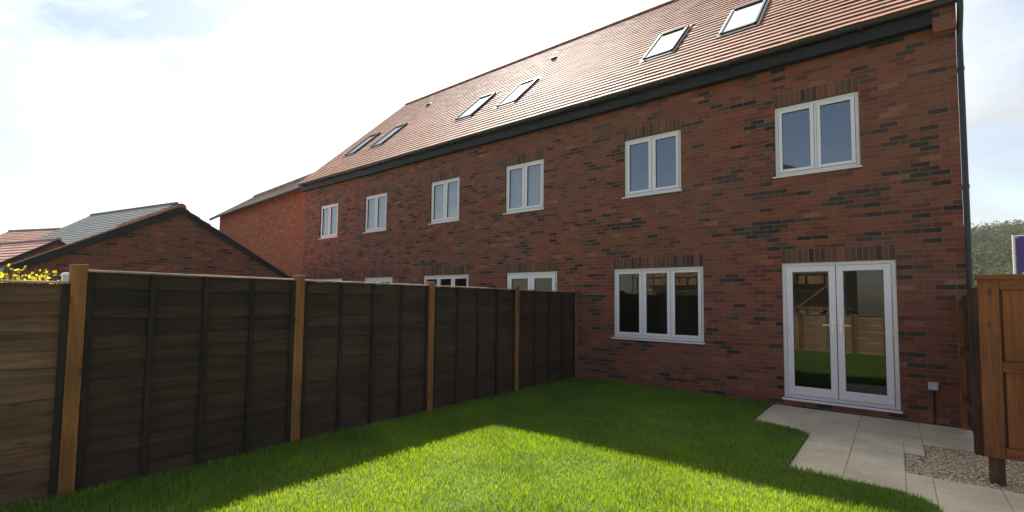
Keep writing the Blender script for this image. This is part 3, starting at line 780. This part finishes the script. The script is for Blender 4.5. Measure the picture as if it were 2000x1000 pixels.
# behind the camera: back fence and a scaffolded building (they show in the glass)
t = thing('back_fence', 'pale larch board fence across the bottom of the garden', 'fence', (0, -15.5, -.62))
for x in [-4.6, -2.7, -.8, 1.1, 3.0]:
    b = MB(); b.box(x-.05, x+.05, -.05, .05, -.2, 1.78); b.build('fence_post', 'post', t, .004)
for a in [-4.6, -2.7, -.8, 1.1]:
    b = MB()
    for k in range(12): b.hexa([(a+.055, .022, k*.14), (a+1.845, .022, k*.14), (a+1.845, .0, k*.14), (a+.055, .0, k*.14), (a+.055, .012, k*.14+.15), (a+1.845, .012, k*.14+.15), (a+1.845, -.004, k*.14+.15), (a+.055, -.004, k*.14+.15)])
    pn = b.build('fence_panel', 'larch', t)
    b = MB(); b.box(a+.055, a+1.845, -.02, .05, 1.70, 1.73); b.build('capping', 'cap', pn)
    b = MB()
    for q in (.08, .95, 1.82): b.box(a+q-.02, a+q+.02, .023, .045, .0, 1.70)
    b.build('batten', 'larch', pn)
gable_building('unfinished_house', 'pale buff house under construction behind the back fence', 'house', (-7.5, -24.0, 11.45), (-7.5, -33, 11.45), 6.2, R(25), 0, 'brick_buff', 'slate', over=.2, verge=.1, z0=-.8)
t = thing('scaffolding', 'dark tube scaffolding standing in front of the unfinished house', 'scaffolding', (-7.5, -22.8, -.77))
b = MB(); bd = MB(); dg = MB()
for k in range(6):
    x = -6+k*2.4
    for y in (0, -.9): b.tube([(x, y, 0), (x, y, 6.4)], .045, 6)
for z in (2.0, 3.0, 4.0, 5.0):
    for y in (0, -.9): dg.tube([(-6.3, y, z), (6.3, y, z)], .045, 6)
for z in (2.05, 4.05): bd.box(-6.2, 6.2, -.85, -.05, z, z+.05)
for k in range(5): dg.tube([(-6+k*2.4, .06, 2.0), (-3.6+k*2.4, .06, 4.0)], .045, 6)
b.build('standard', 'scaff', t); dg.build('ledger', 'scaff', t); bd.build('deck_board', 'larch', t)

# ------------------------------------------------------------------ wooded hill far to the right
HX, HY = 60, 235
def hill_z(x, y):
    r_ = ((y-HY)/75.)**2; side = math.exp(-((x-HX)/190.)**4)
    return -1.5 + 24.0*math.exp(-r_)*side*(1+.05*math.sin(x*.06)+.04*math.sin(x*.017+1))
mb = MB(); nx, ny = 60, 26
for i in range(nx+1):
    for j in range(ny+1):
        x = -180+500*i/nx; y = 60+300*j/ny; mb.v.append((x, y, hill_z(x, y)))
for i in range(nx):
    for j in range(ny): q = i*(ny+1)+j; mb.f.append((q, q+ny+1, q+ny+2, q+1))
tag(mb.build('hill', 'hill', smooth=True), kind='structure')
mb = MB(); cnt = 0
while cnt < 900:
    x = random.uniform(5, 90); y = random.uniform(120, 240)
    if not (.03 < x/(y+8.6) < .45): continue
    cnt += 1
    r_ = random.uniform(1.7, 3.0); hh = random.uniform(1.1, 1.5)*r_; zc = hill_z(x, y)+hh*.8
    for _ in range(150):
        d = Vector((random.gauss(0, 1), random.gauss(0, 1), random.gauss(0, 1))).normalized()
        q = r_*(.75+.25*random.random())*(1+.18*math.sin(5*d.x+cnt)+.15*math.sin(6*d.z+2*cnt))
        P = Vector((x+d.x*q, y+d.y*q, zc+d.z*q*hh/r_)); nn = (d+Vector((random.gauss(0, .5), random.gauss(0, .5), random.gauss(0, .5)))).normalized()
        a = nn.orthogonal().normalized()*random.uniform(.13, .30); c = nn.cross(a)
        mb.add([P-a-c*.8, P+a-c, P+a*.9+c, P-a+c*.9], [(0,1,2,3)])
tag(mb.build('woodland', 'wood_leaf'), 'dense green woodland covering the distant hill at right', 'woodland', kind='stuff')

# ------------------------------------------------------------------ thin summer haze
mb = MB(); mb.box(-320, 440, -260, 490, -3.2, 42.0)
hm = bpy.data.materials.new('haze_air'); hm.use_nodes = True; g = NG(hm.node_tree); g.n.remove(g.n['Principled BSDF'])
pv = g.node('ShaderNodeVolumePrincipled'); pv.inputs['Color'].default_value = (.93, .96, 1, 1); pv.inputs['Density'].default_value = .00022; pv.inputs['Anisotropy'].default_value = .35
g.l.new(pv.outputs[0], g.n['Material Output'].inputs['Volume']); M['haze_air'] = hm
tag(mb.build('haze', 'haze_air'), kind='stuff')
